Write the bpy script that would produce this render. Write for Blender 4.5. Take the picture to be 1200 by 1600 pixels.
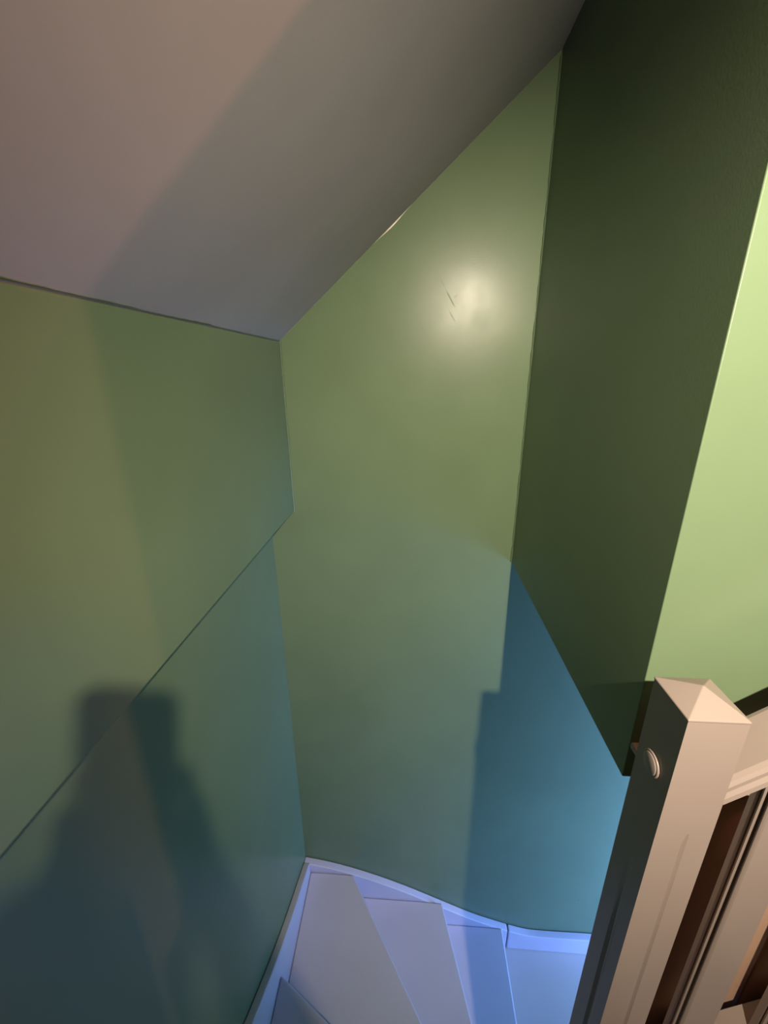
import bpy, bmesh, math, random
from mathutils import Vector, Matrix, noise
random.seed(7)
for o in list(bpy.data.objects): bpy.data.objects.remove(o)
SC = bpy.context.scene
COL = SC.collection

# ---------------------------------------------------------------- camera
S = 1.5          # metres per unit: distance from the lens to the end wall of the stairwell
HZ = 3.105       # height of the lens above the lower hall floor (metres)
F_PX, YAW, PITCH, ROLL = 647.0, math.radians(-3.957), math.radians(18.843), math.radians(-0.545)
cy, sy, cp, sp = math.cos(YAW), math.sin(YAW), math.cos(PITCH), math.sin(PITCH)
fwd = Vector((sy*cp, cy*cp, -sp)); rgt = Vector((cy, -sy, 0)); up = rgt.cross(fwd)
cr, sr = math.cos(ROLL), math.sin(ROLL)
r2 = rgt*cr + up*sr; u2 = -rgt*sr + up*cr
cam_d = bpy.data.cameras.new('camera'); cam = bpy.data.objects.new('camera', cam_d); COL.objects.link(cam)
M = Matrix((r2, u2, -fwd)).transposed().to_4x4(); M.translation = Vector((0, 0, HZ))
cam.matrix_world = M
cam_d.sensor_fit = 'VERTICAL'; cam_d.sensor_height = 36.0; cam_d.sensor_width = 27.0
cam_d.lens = F_PX/1600*36.0
cam_d.clip_start = 0.02
SC.camera = cam

# ---------------------------------------------------------------- world, exposure
w = bpy.data.worlds.new('dusk'); SC.world = w; w.use_nodes = True
w.node_tree.nodes['Background'].inputs[0].default_value = (0.25, 0.4, 0.8, 1)
w.node_tree.nodes['Background'].inputs[1].default_value = 0.02
SC.view_settings.view_transform = 'Standard'; SC.view_settings.look = 'None'
SC.view_settings.gamma = 1.0; SC.view_settings.use_curve_mapping = False
SC.view_settings.exposure = 0.0

P_LAMP = dict(pos=(0.259, -0.320, 0.330), r=0.016, power=245.0, col=(1.0, 0.82, 0.64), aim=(0.0, 1.0, -0.62), cone=96, blend=1.0)   # spotlight over the stairs
P_ROOM = dict(pos=(2.00, 0.372, 0.78), r=0.08, power=640.0, col=(1.0, 0.38, 0.25))         # globe on the upper landing
P_SKY = dict(power=300.0, col=(0.21, 0.39, 1.0))                                            # cool light behind the glazed hall door

# cool light of the room behind the glazed hall door
sky_d = bpy.data.lights.new('cool_room_light', 'AREA'); sky_d.shape = 'RECTANGLE'
sky_d.size = 0.62; sky_d.size_y = 1.55; sky_d.energy = P_SKY['power']; sky_d.color = P_SKY['col']
sky_o = bpy.data.objects.new('cool_room_light', sky_d); COL.objects.link(sky_o)
sky_o.location = (1.60*S, 0.3735*S, -1.42*S+HZ); sky_o.rotation_euler = (math.radians(90), 0, 0)

# ---------------------------------------------------------------- materials
def nodes(name):
    m = bpy.data.materials.new(name); m.use_nodes = True
    return m, m.node_tree, m.node_tree.nodes['Principled BSDF']

def paint(name, col, rough=0.45, spec=0.5, var=0.06, bump=0.15, bscale=260.0, big=3.0, coat=0.0):
    m, t, b = nodes(name)
    tc = t.nodes.new('ShaderNodeTexCoord')
    n1 = t.nodes.new('ShaderNodeTexNoise'); n1.inputs['Scale'].default_value = big; n1.inputs['Detail'].default_value = 6
    n2 = t.nodes.new('ShaderNodeTexNoise'); n2.inputs['Scale'].default_value = bscale; n2.inputs['Detail'].default_value = 3
    t.links.new(tc.outputs['Object'], n1.inputs['Vector']); t.links.new(tc.outputs['Object'], n2.inputs['Vector'])
    mr = t.nodes.new('ShaderNodeMapRange'); mr.inputs[1].default_value = 0.3; mr.inputs[2].default_value = 0.7
    mr.inputs[3].default_value = 1-var; mr.inputs[4].default_value = 1+var
    t.links.new(n1.outputs[0], mr.inputs[0])
    mx = t.nodes.new('ShaderNodeVectorMath'); mx.operation = 'SCALE'; mx.inputs[0].default_value = col
    t.links.new(mr.outputs[0], mx.inputs['Scale']); t.links.new(mx.outputs[0], b.inputs['Base Color'])
    bp = t.nodes.new('ShaderNodeBump'); bp.inputs['Strength'].default_value = bump; bp.inputs['Distance'].default_value = 0.001
    t.links.new(n2.outputs[0], bp.inputs['Height']); t.links.new(bp.outputs[0], b.inputs['Normal'])
    b.inputs['Roughness'].default_value = rough; b.inputs['Specular IOR Level'].default_value = spec
    b.inputs['Coat Weight'].default_value = coat; b.inputs['Coat Roughness'].default_value = 0.25
    return m

GREEN = (0.135, 0.200, 0.113)
M_GREEN = paint('green_wall_paint', GREEN, rough=0.34, spec=0.21, bump=0.10)
M_CEIL = paint('ceiling_white', (0.46, 0.45, 0.46), rough=0.8, spec=0.2, bump=0.12, bscale=180)
M_STAIR = paint('stair_white_gloss', (0.52, 0.51, 0.59), rough=0.42, spec=0.4, var=0.04, bump=0.06, bscale=120)
M_CREAM = paint('cream_wood_paint', (0.262, 0.22, 0.195), rough=0.38, spec=0.45, var=0.05, bump=0.08, bscale=90)
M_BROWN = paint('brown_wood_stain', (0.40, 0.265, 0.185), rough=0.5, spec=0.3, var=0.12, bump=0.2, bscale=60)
M_DARKGREEN = paint('green_paint_overlap', (0.115, 0.15, 0.06), rough=0.45, spec=0.4)
M_CAULK = paint('pale_filler', (0.62, 0.60, 0.46), rough=0.25, spec=0.6, var=0.1, bump=0.2, bscale=150)
M_PANEL = paint('dark_wood_panelling', (0.06, 0.045, 0.035), rough=0.6, spec=0.2)
M_DARK = paint('dark_gap', (0.03, 0.03, 0.04), rough=0.8, spec=0.1)
M_HALL = paint('hall_floor_white', (0.47, 0.43, 0.40), rough=0.45, spec=0.4, var=0.04, bump=0.06, bscale=90)
M_CORD = paint('white_plastic', (0.7, 0.7, 0.68), rough=0.4)
M_SKIN = paint('skin', (0.55, 0.36, 0.27), rough=0.5)
M_SWEATER = paint('charcoal_knit', (0.05, 0.05, 0.055), rough=0.9, spec=0.1)
M_JEANS = paint('dark_denim', (0.04, 0.05, 0.08), rough=0.9, spec=0.1)
M_HAIR = paint('brown_hair', (0.06, 0.035, 0.02), rough=0.6)
M_PHONE = paint('black_phone_shell', (0.02, 0.02, 0.022), rough=0.25)

# scuff marks in the sheen of the end wall: colour wear drawn as short line segments (object = world coords)
def scuffed(segs):
    m = paint('green_wall_paint_scuffed', GREEN, rough=0.34, spec=0.21, bump=0.10)
    t = m.node_tree; b = t.nodes['Principled BSDF']
    tc = next(n for n in t.nodes if n.type == 'TEX_COORD')
    sep = t.nodes.new('ShaderNodeSeparateXYZ'); t.links.new(tc.outputs['Object'], sep.inputs[0])
    def mth(op, a, c=None, clamp=False):
        n = t.nodes.new('ShaderNodeMath'); n.operation = op; n.use_clamp = clamp
        for i, v in enumerate((a, c)):
            if v is None: continue
            if isinstance(v, (int, float)): n.inputs[i].default_value = v
            else: t.links.new(v, n.inputs[i])
        return n.outputs[0]
    tot = None
    for (x0, z0, x1, z1, wd, st) in segs:
        L = math.hypot(x1-x0, z1-z0); ux, uz = (x1-x0)/L, (z1-z0)/L
        dx = mth('SUBTRACT', sep.outputs[0], x0); dz = mth('SUBTRACT', sep.outputs[2], z0)
        al = mth('ADD', mth('MULTIPLY', dx, ux), mth('MULTIPLY', dz, uz))
        ac = mth('ABSOLUTE', mth('SUBTRACT', mth('MULTIPLY', dx, uz), mth('MULTIPLY', dz, ux)))
        a1 = mth('SUBTRACT', 1.0, mth('DIVIDE', ac, wd), True)
        half = mth('ABSOLUTE', mth('SUBTRACT', al, L/2))
        a2 = mth('MULTIPLY', mth('SUBTRACT', L/2, half), 1/(0.25*L), True)
        v = mth('MULTIPLY', mth('MULTIPLY', a1, a2), st)
        tot = v if tot is None else mth('MAXIMUM', tot, v)
    old = b.inputs['Base Color'].links[0].from_socket
    mix = t.nodes.new('ShaderNodeMix'); mix.data_type = 'RGBA'
    t.links.new(tot, mix.inputs['Factor']); t.links.new(old, mix.inputs['A']); mix.inputs['B'].default_value = (0.05, 0.055, 0.03, 1)
    t.links.new(mix.outputs['Result'], b.inputs['Base Color'])
    # the scuff and the smeared touch-up around it are also duller than the paint
    nz = t.nodes.new('ShaderNodeTexNoise'); nz.inputs['Scale'].default_value = 9; nz.inputs['Detail'].default_value = 5
    t.links.new(tc.outputs['Object'], nz.inputs['Vector'])
    r0 = mth('ADD', mth('MULTIPLY', nz.outputs[0], 0.14), 0.245)
    t.links.new(mth('ADD', r0, mth('MULTIPLY', tot, 0.25)), b.inputs['Roughness'])
    t.links.new(mth('MULTIPLY', mth('SUBTRACT', 1.0, tot), 0.21), b.inputs['Specular IOR Level'])
    return m

def emitter(name, col, strength):
    m, t, b = nodes(name)
    b.inputs['Base Color'].default_value = (0.9, 0.9, 0.9, 1)
    b.inputs['Emission Color'].default_value = (*col, 1); b.inputs['Emission Strength'].default_value = strength
    return m

def pane_mat():
    m = bpy.data.materials.new('clear_glass'); m.use_nodes = True; t = m.node_tree
    t.nodes.clear(); out = t.nodes.new('ShaderNodeOutputMaterial')
    tr = t.nodes.new('ShaderNodeBsdfTransparent'); gl = t.nodes.new('ShaderNodeBsdfGlossy'); gl.inputs['Roughness'].default_value = 0.05
    mx = t.nodes.new('ShaderNodeMixShader'); mx.inputs[0].default_value = 0.015
    t.links.new(tr.outputs[0], mx.inputs[1]); t.links.new(gl.outputs[0], mx.inputs[2]); t.links.new(mx.outputs[0], out.inputs[0])
    return m
M_GLASS = pane_mat()

# ---------------------------------------------------------------- helpers
def W(x, y, z): return Vector((x*S, y*S, z*S+HZ))

def obj(name, verts, faces, mat, parent=None, smooth=False):
    me = bpy.data.meshes.new(name); me.from_pydata([tuple(v) for v in verts], [], faces); me.validate(); me.update()
    bm = bmesh.new(); bm.from_mesh(me); bmesh.ops.recalc_face_normals(bm, faces=bm.faces); bm.to_mesh(me); bm.free()
    o = bpy.data.objects.new(name, me); COL.objects.link(o)
    if mat: me.materials.append(mat)
    if smooth:
        for p in me.polygons: p.use_smooth = True
    if parent: o.parent = parent
    return o

def prism(poly, axis, a, b):
    """extrude a 2D polygon (unit coords) along an axis; returns verts (world), faces"""
    def mk(p, h):
        if axis == 'x': return W(h, p[0], p[1])
        if axis == 'y': return W(p[0], h, p[1])
        return W(p[0], p[1], h)
    n = len(poly); v = [mk(p, a) for p in poly]+[mk(p, b) for p in poly]
    f = [tuple(range(n)), tuple(range(2*n-1, n-1, -1))]+[(i, (i+1) % n, n+(i+1) % n, n+i) for i in range(n)]
    return v, f

def box(x0, x1, y0, y1, z0, z1):
    return prism([(x0, y0), (x1, y0), (x1, y1), (x0, y1)], 'z', z0, z1)

def bev(o, wd, seg=3, ang=30):
    m = o.modifiers.new('bevel', 'BEVEL'); m.width = wd; m.segments = seg; m.limit_method = 'ANGLE'; m.angle_limit = math.radians(ang)
    for p in o.data.polygons: p.use_smooth = True
    m2 = o.modifiers.new('wn', 'WEIGHTED_NORMAL'); m2.keep_sharp = True
    return o

def struct(name, vf, mat, parent=None):
    o = obj(name, vf[0], vf[1], mat, parent)
    if not parent: o['kind'] = 'structure'
    return o

def empty(name, loc, label, cat, group=None):
    o = bpy.data.objects.new(name, None); COL.objects.link(o); o.location = loc; o.empty_display_size = 0.1
    o['label'] = label; o['category'] = cat
    if group: o['group'] = group
    return o

def under(o, root):
    """parent a mesh built in world coordinates to an Empty"""
    o.parent = root; o.matrix_parent_inverse = Matrix.Translation(root.location).inverted(); return o

def lathe(profile, n, to_world):
    v = []; f = []
    for (r, h) in profile:
        for k in range(n):
            a = 2*math.pi*k/n; v.append(to_world(r*math.cos(a), r*math.sin(a), h))
    for i in range(len(profile)-1):
        for k in range(n): f.append((i*n+k, i*n+(k+1) % n, (i+1)*n+(k+1) % n, (i+1)*n+k))
    f.append(tuple(range(n))); f.append(tuple(range(len(profile)*n-1, (len(profile)-1)*n-1, -1)))
    return v, f

# ---------------------------------------------------------------- the setting
XL, XLL, XR, YB, YS = -0.303, -0.367, 0.263, 1.0, 0.395     # knee wall, lower wall, bulkhead side, end wall, bulkhead front
ZLED, ZBUL, ZHALL = -0.345, -0.475, -2.07
YF, XE = -0.70, 3.0
SL, ZC = 0.851, 0.067                                       # roof pitch and where it meets the knee wall
def zc(x): return ZC + SL*(x-XL)

def wx(x): return x*S
def wz(z): return z*S+HZ
SEG = [(0.040, 0.158, 0.058, 0.128, 0.0022, 0.75), (0.058, 0.160, 0.0665, 0.150, 0.0016, 0.35),
       (0.046, 0.121, 0.054, 0.101, 0.0016, 0.5), (0.0535, 0.148, 0.064, 0.160, 0.0014, 0.3)]
SEG = [(0.068, 0.163, 0.090, 0.127, 0.0030, 0.30), (0.055, 0.186, 0.066, 0.167, 0.002, 0.15), (0.085, 0.146, 0.094, 0.153, 0.0022, 0.15),
       (0.076, 0.123, 0.092, 0.098, 0.0026, 0.2)]
M_BACK = scuffed([(wx(a), wz(b), wx(c), wz(d), e, f) for (a, b, c, d, e, f) in SEG])

wall_back = struct('wall_back', box(-0.45, XE, YB, 1.08, ZHALL, 1.2), M_BACK)
wl = struct('wall_left', prism([(XL, ZLED), (XL, ZC), (-0.45, zc(-0.45)), (-0.45, ZLED)], 'y', YF, YB), M_GREEN)
bev(wl, 0.009, 3, 80)
struct('wall_left_lower', box(-0.45, XLL, YF, YB, ZHALL, ZLED), M_GREEN)
ceiling = struct('ceiling', prism([(-0.45, zc(-0.45)), (0.9, zc(0.9)), (0.9, zc(0.9)+0.1), (-0.45, zc(-0.45)+0.1)], 'y', YF, 1.08), M_CEIL)
struct('ceiling_flat', box(0.9, XE, YF, 1.08, zc(0.9), zc(0.9)+0.1), M_CEIL)
wr = struct('wall_right', prism([(XR, ZBUL), (XR, zc(XR)), (0.9, zc(0.9)), (XE, zc(0.9)), (XE, ZBUL)], 'y', YS, YB), M_GREEN)
bev(wr, 0.002, 2, 80)
struct('wall_front', box(-0.45, XE, YF-0.08, YF, ZHALL, 1.2), M_PANEL)
struct('wall_landing_end', box(XE, XE+0.08, YF, 1.08, ZHALL, 1.2), M_PANEL)
struct('floor', box(-0.45, XE, YF, 1.08, ZHALL-0.08, ZHALL), M_HALL)
# partition under the upper flight: brown boarded, one board at a time
XD0, XD1, ZD1 = 1.34, 1.86, -0.80
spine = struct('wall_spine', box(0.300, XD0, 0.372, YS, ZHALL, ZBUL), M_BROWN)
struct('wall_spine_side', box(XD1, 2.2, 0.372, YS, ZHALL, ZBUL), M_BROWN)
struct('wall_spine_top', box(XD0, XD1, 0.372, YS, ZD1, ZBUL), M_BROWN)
x = 0.292; first = None
while x < 0.60:
    if first is None:
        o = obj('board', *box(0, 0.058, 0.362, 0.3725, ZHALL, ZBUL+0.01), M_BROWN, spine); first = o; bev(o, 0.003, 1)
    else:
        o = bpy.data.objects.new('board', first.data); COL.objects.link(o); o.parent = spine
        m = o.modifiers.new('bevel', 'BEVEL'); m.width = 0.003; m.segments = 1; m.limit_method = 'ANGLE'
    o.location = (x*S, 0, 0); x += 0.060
# ledge trim at the foot of the bulkhead front
tr = struct('trim_1', box(XR+0.0005, 1.9, 0.352, YS, -0.427, -0.419), M_CREAM); bev(tr, 0.002, 2)
# glazed door in the partition, into the room that lights the lower hall; plain end wall
struct('wall_hall_end', box(2.2, 2.23, YS, YB, ZHALL, ZBUL), M_GREEN)
door = bpy.data.objects.new('door_1', None); COL.objects.link(door); door.location = W((XD0+XD1)/2, 0.384, ZHALL); door['kind'] = 'structure'
def dpart(nm, x0, x1, z0, z1, y0, y1, mt): return under(obj(nm, *box(x0, x1, y0, y1, z0, z1), mt), door)
dpart('door_stile', XD0+0.001, XD0+0.05, ZHALL+0.004, ZD1-0.001, 0.374, 0.393, M_STAIR)
dpart('door_stile', XD1-0.05, XD1-0.001, ZHALL+0.004, ZD1-0.001, 0.374, 0.393, M_STAIR)
for z0, z1 in ((ZHALL+0.004, ZHALL+0.10), (-1.47, -1.44), (ZD1-0.06, ZD1-0.001)):
    dpart('door_rail', XD0+0.05, XD1-0.05, z0, z1, 0.374, 0.393, M_STAIR)
for z0, z1 in ((ZHALL+0.10, -1.47), (-1.44, ZD1-0.06)):
    dpart('pane', XD0+0.05, XD1-0.05, z0, z1, 0.382, 0.385, M_GLASS)

# ragged paint edges and filler beads where the wall paint meets ceiling and corner
def ribbon(name, path, width_fn, side, lift, mat, parent, n=90):
    """thin uneven strip laid on a surface: path(t)->Vector, side = direction in the surface, lift = off the surface"""
    v = []; f = []
    for i in range(n+1):
        t = i/n; p = path(t); wd = width_fn(t)
        v += [p+lift*0.0002, p+lift*0.0012+side*wd*0.15, p+lift*0.0010+side*wd*0.8, p+side*wd+lift*0.0001]
    for i in range(n):
        for k in range(3): f.append((i*4+k, i*4+k+1, (i+1)*4+k+1, (i+1)*4+k))
    return obj(name, v, f, mat, parent, True)
cdir = Vector((1, 0, SL)).normalized(); cnorm = Vector((SL, 0, -1)).normalized()   # up the slope / into the room
def nz(t, s, o=0): return noise.noise(Vector((t*s, o, 0.37)))
ribbon('paint_edge', lambda t: W(XL, 0.1+0.9*t, ZC), lambda t: max(0.0002, 0.0012+0.003*nz(t, 9)+0.0014*nz(t, 40)) * (1.0 if t < 0.62 else 0.45), cdir, cnorm, M_DARKGREEN, ceiling, 160)
ribbon('paint_edge', lambda t: W(XL+t*(XR-XL), YB, zc(XL+t*(XR-XL)))+Vector((0, -0.0003, 0)), lambda t: max(0.0001, -0.0004+0.0012*nz(t, 14, 3)+0.0055*math.exp(-((t-0.455)/0.05)**2)),
       Vector((SL, 0, -1)).normalized(), Vector((0, -1, 0)), M_CAULK, wall_back, 160)
def bead(name, path, rad, d1, d2, mat, parent, n=80):
    v = []; f = []; K = 5
    for i in range(n+1):
        t = i/n; p = path(t); r = rad(t)
        v.append(p)
        for k in range(K):
            a = math.pi/2*k/(K-1); v.append(p+(d1*math.cos(a)+d2*math.sin(a))*r*(0.75 if 0 < k < K-1 else 1))
    s = K+1
    for i in range(n):
        for k in range(s): f.append((i*s+k, i*s+(k+1) % s, (i+1)*s+(k+1) % s, (i+1)*s+k))
    return obj(name, v, f, mat, parent, True)
bead('filler_bead', lambda t: W(XR, YB, ZBUL+t*(zc(XR)-ZBUL-0.01)), lambda t: 0.004+0.0025*nz(t, 22, 5)+0.002*nz(t, 70, 8), Vector((-1, 0, 0)), Vector((0, -1, 0)), M_GREEN, wall_back, 140)
bead('filler_bead', lambda t: W(XL, YB, ZLED+t*(ZC-ZLED)), lambda t: 0.004+0.0015*nz(t, 16, 2), Vector((1, 0, 0)), Vector((0, -1, 0)), M_GREEN, wall_back, 60)

# ---------------------------------------------------------------- staircase
PV = (0.262, 0.318)      # newel centre: the winders turn about it
XI = -0.345              # inner face of the string on the left wall
YI = 0.975               # inner face of the string on the end wall
stair = empty('winder_staircase', W(0.0, 0.6, ZHALL), 'white painted winder staircase turning down around the newel post', 'staircase')
RISE = 0.120
def tread(poly, z, front, nose=True):
    """poly: plan outline; front: the two plan points of the nosing edge"""
    o = under(obj('tread', *prism(poly, 'z', z-0.024, z), M_STAIR), stair); bev(o, 0.009, 3, 40)
    a, b = Vector((*front[0], 0)), Vector((*front[1], 0)); d = (b-a).normalized(); nn = Vector((-d.y, d.x, 0))
    c = Vector((sum(p[0] for p in poly)/len(poly), sum(p[1] for p in poly)/len(poly), 0))
    if nn.dot(c-a) < 0: nn = -nn
    q = [a+nn*0.014+d*0.01, b+nn*0.014-d*0.002, b+nn*0.028-d*0.002, a+nn*0.028+d*0.01]
    r = under(obj('riser', *prism([(p.x, p.y) for p in q], 'z', z-RISE, z-0.024), M_STAIR), stair)
    return o
def ray_pt(ang, r): return (PV[0]-r*math.cos(math.radians(ang)), PV[1]+r*math.sin(math.radians(ang)))
zA = -1.709
nA, nB, n0, nM = (-0.190, YI), (0.130, YI), (XI, 0.655), (XI, PV[1])
k0, kA, kB = (0.221, 0.345), (0.236, 0.362), (0.279, 0.362)
# the corner winder, then down to the hall
tread([kA, nA, (XI, YI), (XI, 0.632), k0], zA, (kA, nA))
tread([kB, nB, (nA[0]-0.03, YI), (kA[0]-0.016, kA[1])], zA-RISE, (kB, nB))
tread([(0.354, 0.40), (0.354, YI), (nB[0]-0.03, YI), (kB[0]-0.014, kB[1]+0.03), (0.30, 0.40)], zA-2*RISE, ((0.354, 0.40), (0.354, YI)))
# up from the corner winder towards the upper flight
tread([k0, n0, (XI, 0.29), (0.221, 0.29)], zA+RISE, (k0, n0))
q1, q2, q3 = ray_pt(-20, 0.042), ray_pt(-40, 0.042), ray_pt(-58, 0.05)
def wallpt(ang): return (XI, PV[1]+(PV[0]-XI)*math.tan(math.radians(ang)))
e1, e2, e3 = wallpt(-20), wallpt(-40), wallpt(-58)
q0 = ray_pt(0, 0.03)
tread([q0, nM, (XI, e1[1]-0.03), q1], zA+2*RISE, (q0, nM))
tread([q1, e1, (XI, e2[1]-0.03), q2], zA+3*RISE, (q1, e1))
tread([q2, e2, (XI, e3[1]-0.03), q3], zA+4*RISE, (q2, e2))
tread([q3, e3, (XI, YF+0.01), (0.38, YF+0.01), (0.38, 0.270)], zA+5*RISE, (q3, e3))
RUN = 0.15
for i in range(6):
    x0 = 0.35+RUN*i
    tread([(x0, 0.280), (x0, YF+0.01), (x0+RUN+0.03, YF+0.01), (x0+RUN+0.03, 0.280)], zA+(6+i)*RISE, ((x0, 0.280), (x0, YF+0.01)))
struct('floor_landing', box(0.35+6*RUN, XE, YF, YS-0.045, zA+11*RISE-0.12, zA+11*RISE), M_STAIR)

struct('wall_light_block', box(1.33, 1.38, YF, YS-0.046, zA+11*RISE, 0.41), M_GREEN)  # unseen half wall, added to keep the landing lamp off the lower left wall

def smooth_line(pts, n):
    """Catmull-Rom through 2D points"""
    out = []
    P = [pts[0]]+list(pts)+[pts[-1]]
    for i in range(1, len(P)-2):
        for k in range(n):
            t = k/n; a, b, c, d = P[i-1], P[i], P[i+1], P[i+2]
            out.append(tuple(0.5*((2*b[j])+(-a[j]+c[j])*t+(2*a[j]-5*b[j]+4*c[j]-d[j])*t*t+(-a[j]+3*b[j]-3*c[j]+d[j])*t**3) for j in (0, 1)))
    out.append(tuple(pts[-1])); return out
# string along the end wall: sweeping top edge, butt joint, then level skirting of the hall
top1 = smooth_line([(-0.367, -1.668), (-0.26, -1.690), (-0.13, -1.733), (0.0, -1.790), (0.12, -1.852), (0.25, -1.918), (0.376, -1.966)], 8)
top2 = smooth_line([(0.380, -1.967), (0.45, -1.985), (0.53, -1.988), (0.68, -1.985), (0.9, -1.985), (2.19, -1.985)], 8)
def string_y(top, y0, y1):
    v = []; f = []
    for (x, z) in top:
        v += [W(x, y0, -2.069), W(x, y0, z), W(x, y1, z), W(x, y1, -2.069)]
    n = len(top)
    for i in range(n-1):
        for k in range(4): f.append((4*i+k, 4*i+(k+1) % 4, 4*(i+1)+(k+1) % 4, 4*(i+1)+k))
    f += [(0, 1, 2, 3), (4*n-1, 4*n-2, 4*n-3, 4*n-4)]
    return v, f
o = under(obj('wall_string', *string_y(top1, YI, 0.9985), M_STAIR), stair); bev(o, 0.005, 2, 50)
o = under(obj('wall_string', *string_y(top2, YI, 0.9985), M_STAIR), stair); bev(o, 0.005, 2, 50)
topL = smooth_line([(0.9740, -1.660), (0.90, -1.628), (0.80, -1.585), (0.70, -1.535), (0.60, -1.475), (0.50, -1.41), (0.335, -1.30), (0.1, -1.11), (-0.1, -0.95), (-0.2, -0.92), (YF+0.001, -0.92)], 6)
def string_x(top, x0, x1):
    v = []; f = []
    for (y, z) in top:
        v += [W(x0, y, -2.069), W(x0, y, z), W(x1, y, z), W(x1, y, -2.069)]
    n = len(top)
    for i in range(n-1):
        for k in range(4): f.append((4*i+k, 4*i+(k+1) % 4, 4*(i+1)+(k+1) % 4, 4*(i+1)+k))
    f += [(0, 1, 2, 3), (4*n-1, 4*n-2, 4*n-3, 4*n-4)]
    return v, f
o = under(obj('wall_string', *string_x(topL, XLL+0.0005, XI), M_STAIR), stair); bev(o, 0.005, 2, 50)

# ---------------------------------------------------------------- newel post and balustrade
NX0, NX1, NY0, NY1, NZ = 0.2375, 0.288, 0.292, 0.344, -0.285
def newel(dx, ztop, zbot, label):
    e = empty('newel_post', W(PV[0]+dx, PV[1], zbot), label, 'newel post', None)
    # shaft: square section with a drying crack down the front and a shallow groove down the side
    def sec(z, c, g):
        xm = NX0+0.56*(NX1-NX0); ym = NY0+0.42*(NY1-NY0)
        return [(NX0, NY0), (xm-0.0022, NY0), (xm, NY0+0.0035*c), (xm+0.0022, NY0), (NX1, NY0), (NX1, NY1), (NX0, NY1),
                (NX0, ym+0.006), (NX0+0.0022*g, ym+0.001), (NX0+0.0022*g, ym-0.001), (NX0, ym-0.006)]
    lv = [(zbot, .6, 1), (ztop-0.55, .6, 1), (ztop-0.32, .55, .8), (ztop-0.25, .5, .3), (ztop-0.19, .45, 0), (ztop-0.150, .5, 0), (ztop-0.135, 0, 0), (ztop, 0, 0)]
    v = []; f = []; n = 11
    for (z, c, g) in lv: v += [W(p[0]+dx, p[1], z) for p in sec(z, c, g)]
    for i in range(len(lv)-1):
        for k in range(n): f.append((i*n+k, i*n+(k+1) % n, (i+1)*n+(k+1) % n, (i+1)*n+k))
    f += [tuple(range(n)), tuple(range(len(lv)*n-1, (len(lv)-1)*n-1, -1))]
    under(obj('shaft', v, f, M_CREAM), e)
    # low pyramid cap, a hair wider than the shaft
    g = 0.0006
    b = [(NX0-g, NY0-g), (NX1+g, NY0-g), (NX1+g, NY1+g), (NX0-g, NY1+g)]
    v = [W(p[0]+dx, p[1], ztop) for p in b]+[W(p[0]+dx, p[1], ztop+0.0022) for p in b]+[W((NX0+NX1)/2+dx, (NY0+NY1)/2, ztop+0.0165)]
    f = [(0, 1, 2, 3)]+[(i, (i+1) % 4, 4+(i+1) % 4, 4+i) for i in range(4)]+[(4+i, 4+(i+1) % 4, 8) for i in range(4)]
    cp_ = under(obj('cap', v, f, M_CREAM), e); bev(cp_, 0.0012, 2, 15)
    return e
nw = newel(0, NZ, zA-2*RISE+0.0, 'cream painted square newel post with pyramid cap and round plug')
# round wooden plug on the side of the post, stepped rim and domed face
PC = (NX0, 0.3190, -0.3640)
R_ = 0.0128
prof = [(R_, 0.0), (R_, 0.0016), (R_*0.94, 0.0022), (R_*0.87, 0.0022), (R_*0.84, 0.0018), (R_*0.83, 0.0030), (R_*0.78, 0.0034), (0.0004, 0.0035)]
v, f = lathe(prof, 36, lambda a, b, h: W(PC[0]-h, PC[1]+a, PC[2]+b))
under(obj('plug', v, f, M_CREAM, None, True), nw)
newel(0.93, 0.42, zA+11*RISE, 'cream square newel post at the head of the upper flight')

bal = empty('balustrade', W(0.5, PV[1], -1.1), 'cream painted stair balustrade rising from the newel post with moulded handrail', 'balustrade')
RS = 0.80                                   # pitch of the upper flight
RX0, RX1, RZ0 = NX1+0.0012, 0.93+NX0-0.0012, -0.357       # rail top surface at the newel
def sheared(sec, x0, x1, z0, slope):
    """section in (y, z) swept along x, rising at slope"""
    n = len(sec)
    v = [W(x0, p[0], z0+p[1]) for p in sec]+[W(x1, p[0], z0+p[1]+slope*(x1-x0)) for p in sec]
    f = [tuple(range(n)), tuple(range(2*n-1, n-1, -1))]+[(i, (i+1) % n, n+(i+1) % n, n+i) for i in range(n)]
    return v, f
ys, ye = 0.2945, 0.3455
rail = [(ys+0.006, 0), (ys+0.002, -0.002), (ys, -0.006), (ys, -0.011), (ys+0.003, -0.013), (ys+0.003, -0.0155), (ys-0.001, -0.018), (ys-0.0015, -0.024), (ys+0.002, -0.029),
        (ys+0.010, -0.030), (ye-0.010, -0.030), (ye-0.002, -0.029), (ye, -0.024), (ye, -0.018), (ye-0.004, -0.0155), (ye-0.004, -0.013), (ye, -0.011), (ye, -0.006), (ye-0.002, -0.002), (ye-0.006, 0)]
under(obj('handrail', *sheared(rail, RX0, RX1, RZ0, RS), M_CREAM), bal)
ZS0 = -0.955                                # string capping at the newel
cap = [(0.288, 0), (0.348, 0), (0.348, -0.016), (0.343, -0.02), (0.293, -0.02), (0.288, -0.016)]
under(obj('string_capping', *sheared(cap, RX0, RX1, ZS0, RS), M_CREAM), bal)
under(obj('outer_string', *sheared([(0.306, -0.02), (0.330, -0.02), (0.330, -0.30), (0.306, -0.30)], RX0, RX1, ZS0, RS), M_CREAM), bal)
# half baluster against the newel
under(obj('half_baluster', *box(RX0, RX0+0.009, 0.302, 0.332, ZS0+0.004, RZ0-0.030), M_CREAM), bal)
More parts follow.
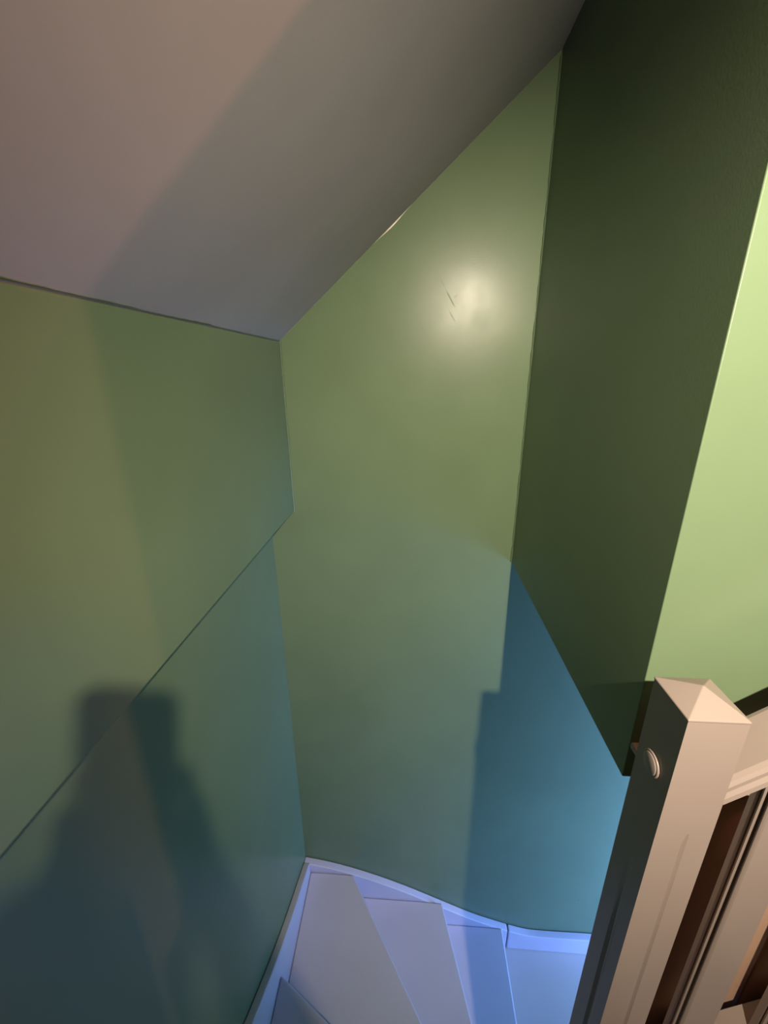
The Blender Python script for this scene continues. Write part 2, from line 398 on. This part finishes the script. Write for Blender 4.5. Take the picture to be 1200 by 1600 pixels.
# flat balusters with a beaded left edge; broader backing slats stand behind the gaps
bx, by0, by1 = 0.349, 0.307, 0.329
pl = [(0.0, by0+0.0005), (0.034, by0), (0.034, by1), (-0.002, by1), (-0.002, by1-0.008), (0.000, by1-0.0095), (-0.0025, by1-0.0105), (-0.003, by1-0.0125), (0.0, by1-0.0145), (0.001, by0+0.0052),
      (-0.0016, by0+0.0046), (-0.0022, by0+0.0028), (-0.0012, by0+0.0015)]
k = 0
while bx < RX1-0.05:
    zb = ZS0+RS*(bx-RX0); zt = RZ0-0.030+RS*(bx-RX0)
    sh = lambda p, z: W(bx+p[0], p[1], z+RS*p[0])
    n = len(pl); v = [sh(p, zb) for p in pl]+[sh(p, zt) for p in pl]
    f = [tuple(range(n)), tuple(range(2*n-1, n-1, -1))]+[(i, (i+1) % n, n+(i+1) % n, n+i) for i in range(n)]
    under(obj('baluster', v, f, M_CREAM), bal)
    bx += 0.105; k += 1

# ---------------------------------------------------------------- lamps
def globe(name, cfg, label, ceil_z):
    x, y, z = cfg['pos']; r = cfg['r']
    e = empty(name, W(x, y, z), label, 'lamp')
    area = 4*math.pi*r*r
    m = emitter(name+'_glow', cfg['col'], cfg['power']/(area*math.pi*4))
    prof = [(max(0.0005, r*math.sin(math.pi*i/16)), -r*math.cos(math.pi*i/16)) for i in range(17)]
    c = W(x, y, z)
    v, f = lathe(prof, 28, lambda a, b, h: c+Vector((a, b, h)))
    under(obj('globe', v, f, m, None, True), e)
    v, f = lathe([(0.022, r-0.004), (0.024, r+0.02), (0.012, r+0.035)], 16, lambda a, b, h: c+Vector((a, b, h)))
    under(obj('lamp_holder', v, f, M_CORD, None, True), e)
    top = ceil_z*S+HZ-c.z
    v, f = lathe([(0.003, r+0.03), (0.003, top)], 8, lambda a, b, h: c+Vector((a, b, h)))
    under(obj('cord', v, f, M_CORD, None, True), e)
    v, f = lathe([(0.045, top-0.03), (0.05, top)], 20, lambda a, b, h: c+Vector((a, b, h)))
    under(obj('ceiling_rose', v, f, M_CORD, None, True), e)
    return e
def spot_lamp(cfg, label):
    x, y, z = cfg['pos']; c = W(x, y, z); e = empty('ceiling_spotlight', c, label, 'lamp')
    ax = Vector(cfg['aim']).normalized(); t1 = ax.cross(Vector((0, 0, 1))).normalized(); t2 = ax.cross(t1)
    tw = lambda a, b, h: c+t1*a+t2*b+ax*h
    v, f = lathe([(0.012, -0.105), (0.030, -0.100), (0.034, -0.06), (0.040, -0.012), (0.042, -0.010), (0.036, -0.014), (0.028, -0.060), (0.010, -0.07)], 28, tw)
    under(obj('lamp_can', v, f, M_CORD, None, True), e)
    v, f = lathe([(0.0005, -0.062), (0.014, -0.060), (0.020, -0.045), (0.016, -0.030), (0.0005, -0.026)], 20, tw)
    under(obj('bulb', v, f, emitter('bulb_glow', cfg['col'], 30.0), None, True), e)
    top = zc(x)*S+HZ-c.z; back = -ax*0.10
    v, f = lathe([(0.008, 0.02), (0.008, top+0.06)], 12, lambda a, b, h: c+back+Vector((a, b, h)))
    under(obj('stem', v, f, M_CORD, None, True), e)
    ld = bpy.data.lights.new('spot_light', 'SPOT'); ld.energy = cfg['power']; ld.color = cfg['col']
    ld.spot_size = math.radians(cfg['cone']); ld.spot_blend = cfg['blend']; ld.shadow_soft_size = cfg['r']
    lo = bpy.data.objects.new('spot_light', ld); COL.objects.link(lo)
    lo.location = c+ax*0.037; lo.rotation_euler = ax.to_track_quat('-Z', 'Y').to_euler()
    lo.parent = e; lo.matrix_parent_inverse = Matrix.Translation(c).inverted()
    return e
spot_lamp(P_LAMP, 'white ceiling spotlight aimed down the stairwell over the upper stairs')
globe('landing_lamp', P_ROOM, 'warm glowing globe pendant hanging over the upper landing', zc(0.9))

# ---------------------------------------------------------------- the photographer, standing on the upper winder behind the lens
def C(x, y, z): return Vector((x, y, z+HZ))           # metres from the lens
ZFT = (zA+5*RISE)*S                                   # winder the feet stand on
def skinned(name, chains, mats, pick, parent=None, sub=2):
    """chains: lists of (point, radius); a chain whose first item is an index string joins an existing vertex"""
    verts = []; edges = []; rad = []; keys = {}
    for ch in chains:
        prev = None
        for it in ch:
            if isinstance(it, str): prev = keys[it]; continue
            p, r = it[0], it[1]; verts.append(p); rad.append(r); i = len(verts)-1
            if len(it) > 2: keys[it[2]] = i
            if prev is not None: edges.append((prev, i))
            prev = i
    me = bpy.data.meshes.new(name); me.from_pydata([tuple(v) for v in verts], edges, []); me.update()
    o = bpy.data.objects.new(name, me); COL.objects.link(o)
    md = o.modifiers.new('skin', 'SKIN'); md.use_smooth_shade = True
    sv = me.skin_vertices[0].data if me.skin_vertices else None
    if sv is None:
        bpy.context.view_layer.objects.active = o
        bm = bmesh.new(); bm.from_mesh(me); bm.verts.layers.skin.verify(); bm.to_mesh(me); bm.free()
        sv = me.skin_vertices[0].data
    roots = {0}
    adj = {i: [] for i in range(len(verts))}
    for a_, b_ in edges: adj[a_].append(b_); adj[b_].append(a_)
    seen = set()
    for i in range(len(verts)):
        if i in seen: continue
        st = [i]; roots.add(i)
        while st:
            q = st.pop()
            if q in seen: continue
            seen.add(q); st += adj[q]
    for i in range(len(verts)):
        r = rad[i]; sv[i].radius = r if isinstance(r, tuple) else (r, r); sv[i].use_root = i in roots
    ss = o.modifiers.new('sub', 'SUBSURF'); ss.levels = sub; ss.render_levels = sub
    dg = bpy.context.evaluated_depsgraph_get(); ev = o.evaluated_get(dg)
    m2 = bpy.data.meshes.new_from_object(ev)
    bpy.data.objects.remove(o)
    o = bpy.data.objects.new(name, m2); COL.objects.link(o)
    m2.materials.clear()
    for m in mats: m2.materials.append(m)
    for p in m2.polygons:
        p.use_smooth = True; p.material_index = pick(p.center)
    return o
PX, PY = 0.10, -0.36
HEAD = C(PX-0.01, PY+0.14, -0.03)
HR, HL = C(0.050, -0.030, -0.085), C(-0.050, -0.030, -0.085)       # palms at the sides of the phone
EL_R, EL_L = C(PX+0.25, PY+0.10, -0.47), C(PX-0.27, PY+0.10, -0.47)
ch = [[(C(PX, PY-0.05, -0.78), (0.16, 0.12), 'hip'), (C(PX, PY-0.04, -0.62), (0.145, 0.11)), (C(PX, PY-0.02, -0.45), (0.16, 0.115)), (C(PX, PY, -0.32), (0.15, 0.105), 'chest'),
       (C(PX, PY+0.05, -0.21), 0.062), (C(PX-0.003, PY+0.085, -0.145), 0.055), (HEAD+Vector((0, -0.005, -0.06)), (0.066, 0.076)), (HEAD, (0.076, 0.092)), (HEAD+Vector((0, -0.008, 0.06)), (0.070, 0.084)), (HEAD+Vector((0, -0.01, 0.10)), 0.035)],
      ['chest', (C(PX+0.16, PY+0.01, -0.29), 0.068), (C(PX+0.20, PY+0.03, -0.32), 0.058), (EL_R, 0.043), (EL_R.lerp(HR, 0.45), 0.037), (EL_R.lerp(HR+Vector((0.010, -0.012, -0.045)), 0.84), 0.027), (EL_R.lerp(HR+Vector((0.010, -0.012, -0.045)), 0.95), (0.025, 0.019), 'wrist1')],
      ['chest', (C(PX-0.16, PY+0.01, -0.29), 0.068), (C(PX-0.20, PY+0.03, -0.32), 0.058), (EL_L, 0.043), (EL_L.lerp(HL, 0.45), 0.037), (EL_L.lerp(HL+Vector((-0.010, -0.012, -0.045)), 0.84), 0.027), (EL_L.lerp(HL+Vector((-0.010, -0.012, -0.045)), 0.95), (0.025, 0.019), 'wrist-1')]]
for sg in (-1, 1):
    ch.append(['hip', (C(PX+sg*0.10, PY-0.05, -0.88), 0.088), (C(PX+sg*0.10, PY-0.01, -1.22), 0.060), (C(PX+sg*0.10, PY-0.06, -1.42), 0.054), (C(PX+sg*0.10, PY-0.08, ZFT+0.07), 0.040),
               (C(PX+sg*0.107, PY+0.02, ZFT+0.054), (0.046, 0.044)), (C(PX+sg*0.120, PY+0.13, ZFT+0.042), (0.044, 0.032))])
# nose and ears
ch.append([(HEAD+Vector((0, 0.075, 0.02)), 0.010), (HEAD+Vector((0, 0.098, -0.015)), 0.013)])
for sg in (-1, 1): ch.append([(HEAD+Vector((sg*0.070, -0.01, -0.02)), 0.012), (HEAD+Vector((sg*0.080, -0.018, 0.012)), 0.016)])
def hand(h, sg):
    """palm beside the phone edge; four fingers across its back and the thumb on the screen side"""
    out = [['wrist%d' % sg, (h+Vector((sg*0.008, -0.010, -0.034)), (0.025, 0.015)), (h+Vector((sg*0.004, -0.004, -0.010)), (0.026, 0.013)), (h+Vector((0, 0.002, 0.024)), (0.022, 0.012))]]
    for i, ln in enumerate((0.030, 0.036, 0.034, 0.026)):
        b_ = h+Vector((0.001*sg, 0.004, 0.034-0.021*i))
        out.append([(b_, 0.0088), (b_+Vector((-sg*0.008, 0.012, 0.004)), 0.0084), (b_+Vector((-sg*(0.008+ln*0.3), 0.014+0.001*i, 0.006)), 0.0078)])
    t_ = h+Vector((-sg*0.004, -0.014, -0.02))
    out.append([(t_, 0.011), (t_+Vector((-sg*0.018, -0.012, 0.022)), 0.0098), (t_+Vector((-sg*0.030, -0.010, 0.042)), 0.0085)])
    return out
ch += hand(HR, 1)+hand(HL, -1)
def pick(c):
    z = c.z-HZ
    if (c-HR).length < 0.085 or (c-HL).length < 0.085: return 0
    if (c-HEAD).length < 0.16 and z > -0.20: return 0
    if z < ZFT+0.085: return 3
    return 1 if z > -0.80 else 2
body = skinned('person', ch, [M_SKIN, M_SWEATER, M_JEANS, M_DARK], pick)
body['label'] = 'person in dark clothes standing on the upper stairs holding up a phone'; body['category'] = 'person'
# hair cap as a child
v = []; f = []; n, mm = 24, 10
for i in range(mm+1):
    th = math.radians(100)*i/mm
    for k in range(n):
        a = 2*math.pi*k/n; front = max(0, math.sin(a)); t2 = th*(1-0.42*front)
        v.append(HEAD+Vector((0.083*math.sin(t2)*math.cos(a), 0.100*math.sin(t2)*math.sin(a)-0.010, 0.035+0.088*math.cos(t2))))
for i in range(mm):
    for k in range(n): f.append((i*n+k, i*n+(k+1) % n, (i+1)*n+(k+1) % n, (i+1)*n+k))
hair = obj('hair', v, f, M_HAIR, body, True); sm = hair.modifiers.new('solid', 'SOLIDIFY'); sm.thickness = 0.012
for sg in (-1, 1):
    vv, ff = lathe([(0.0004, 0), (0.006, 0.001), (0.009, 0.005), (0.009, 0.010)][::-1], 12, lambda a, b, h: HEAD+Vector((sg*0.031+a, 0.083-h*0.6, 0.022+b*0.6)))
    obj('eye', vv, ff, M_PHONE, body, True)
# phone: slab with rounded corners, its lens at the camera position
pc = Vector((0, 0, HZ))-u2*0.050-fwd*0.010
def slab(w_, h_, t_, r_, c_):
    pts = []
    for (sx, sy_) in ((1, 1), (-1, 1), (-1, -1), (1, -1)):
        a0 = {(1, 1): 0, (-1, 1): 90, (-1, -1): 180, (1, -1): 270}[(sx, sy_)]
        for k in range(6):
            a = math.radians(a0+90*k/5); pts.append((sx*(w_/2-r_)+r_*math.cos(a), sy_*(h_/2-r_)+r_*math.sin(a)))
    n = len(pts); v = [c_+r2*p[0]+u2*p[1]+fwd*(t_/2) for p in pts]+[c_+r2*p[0]+u2*p[1]-fwd*(t_/2) for p in pts]
    return v, [tuple(range(n)), tuple(range(2*n-1, n-1, -1))]+[(i, (i+1) % n, n+(i+1) % n, n+i) for i in range(n)]
ph = empty('phone', pc, 'black phone held upright in both hands', 'phone')
under(obj('phone_body', *slab(0.076, 0.155, 0.008, 0.012, pc), M_PHONE), ph)
under(obj('screen', *slab(0.070, 0.149, 0.0006, 0.010, pc-fwd*0.0044), M_DARK), ph)
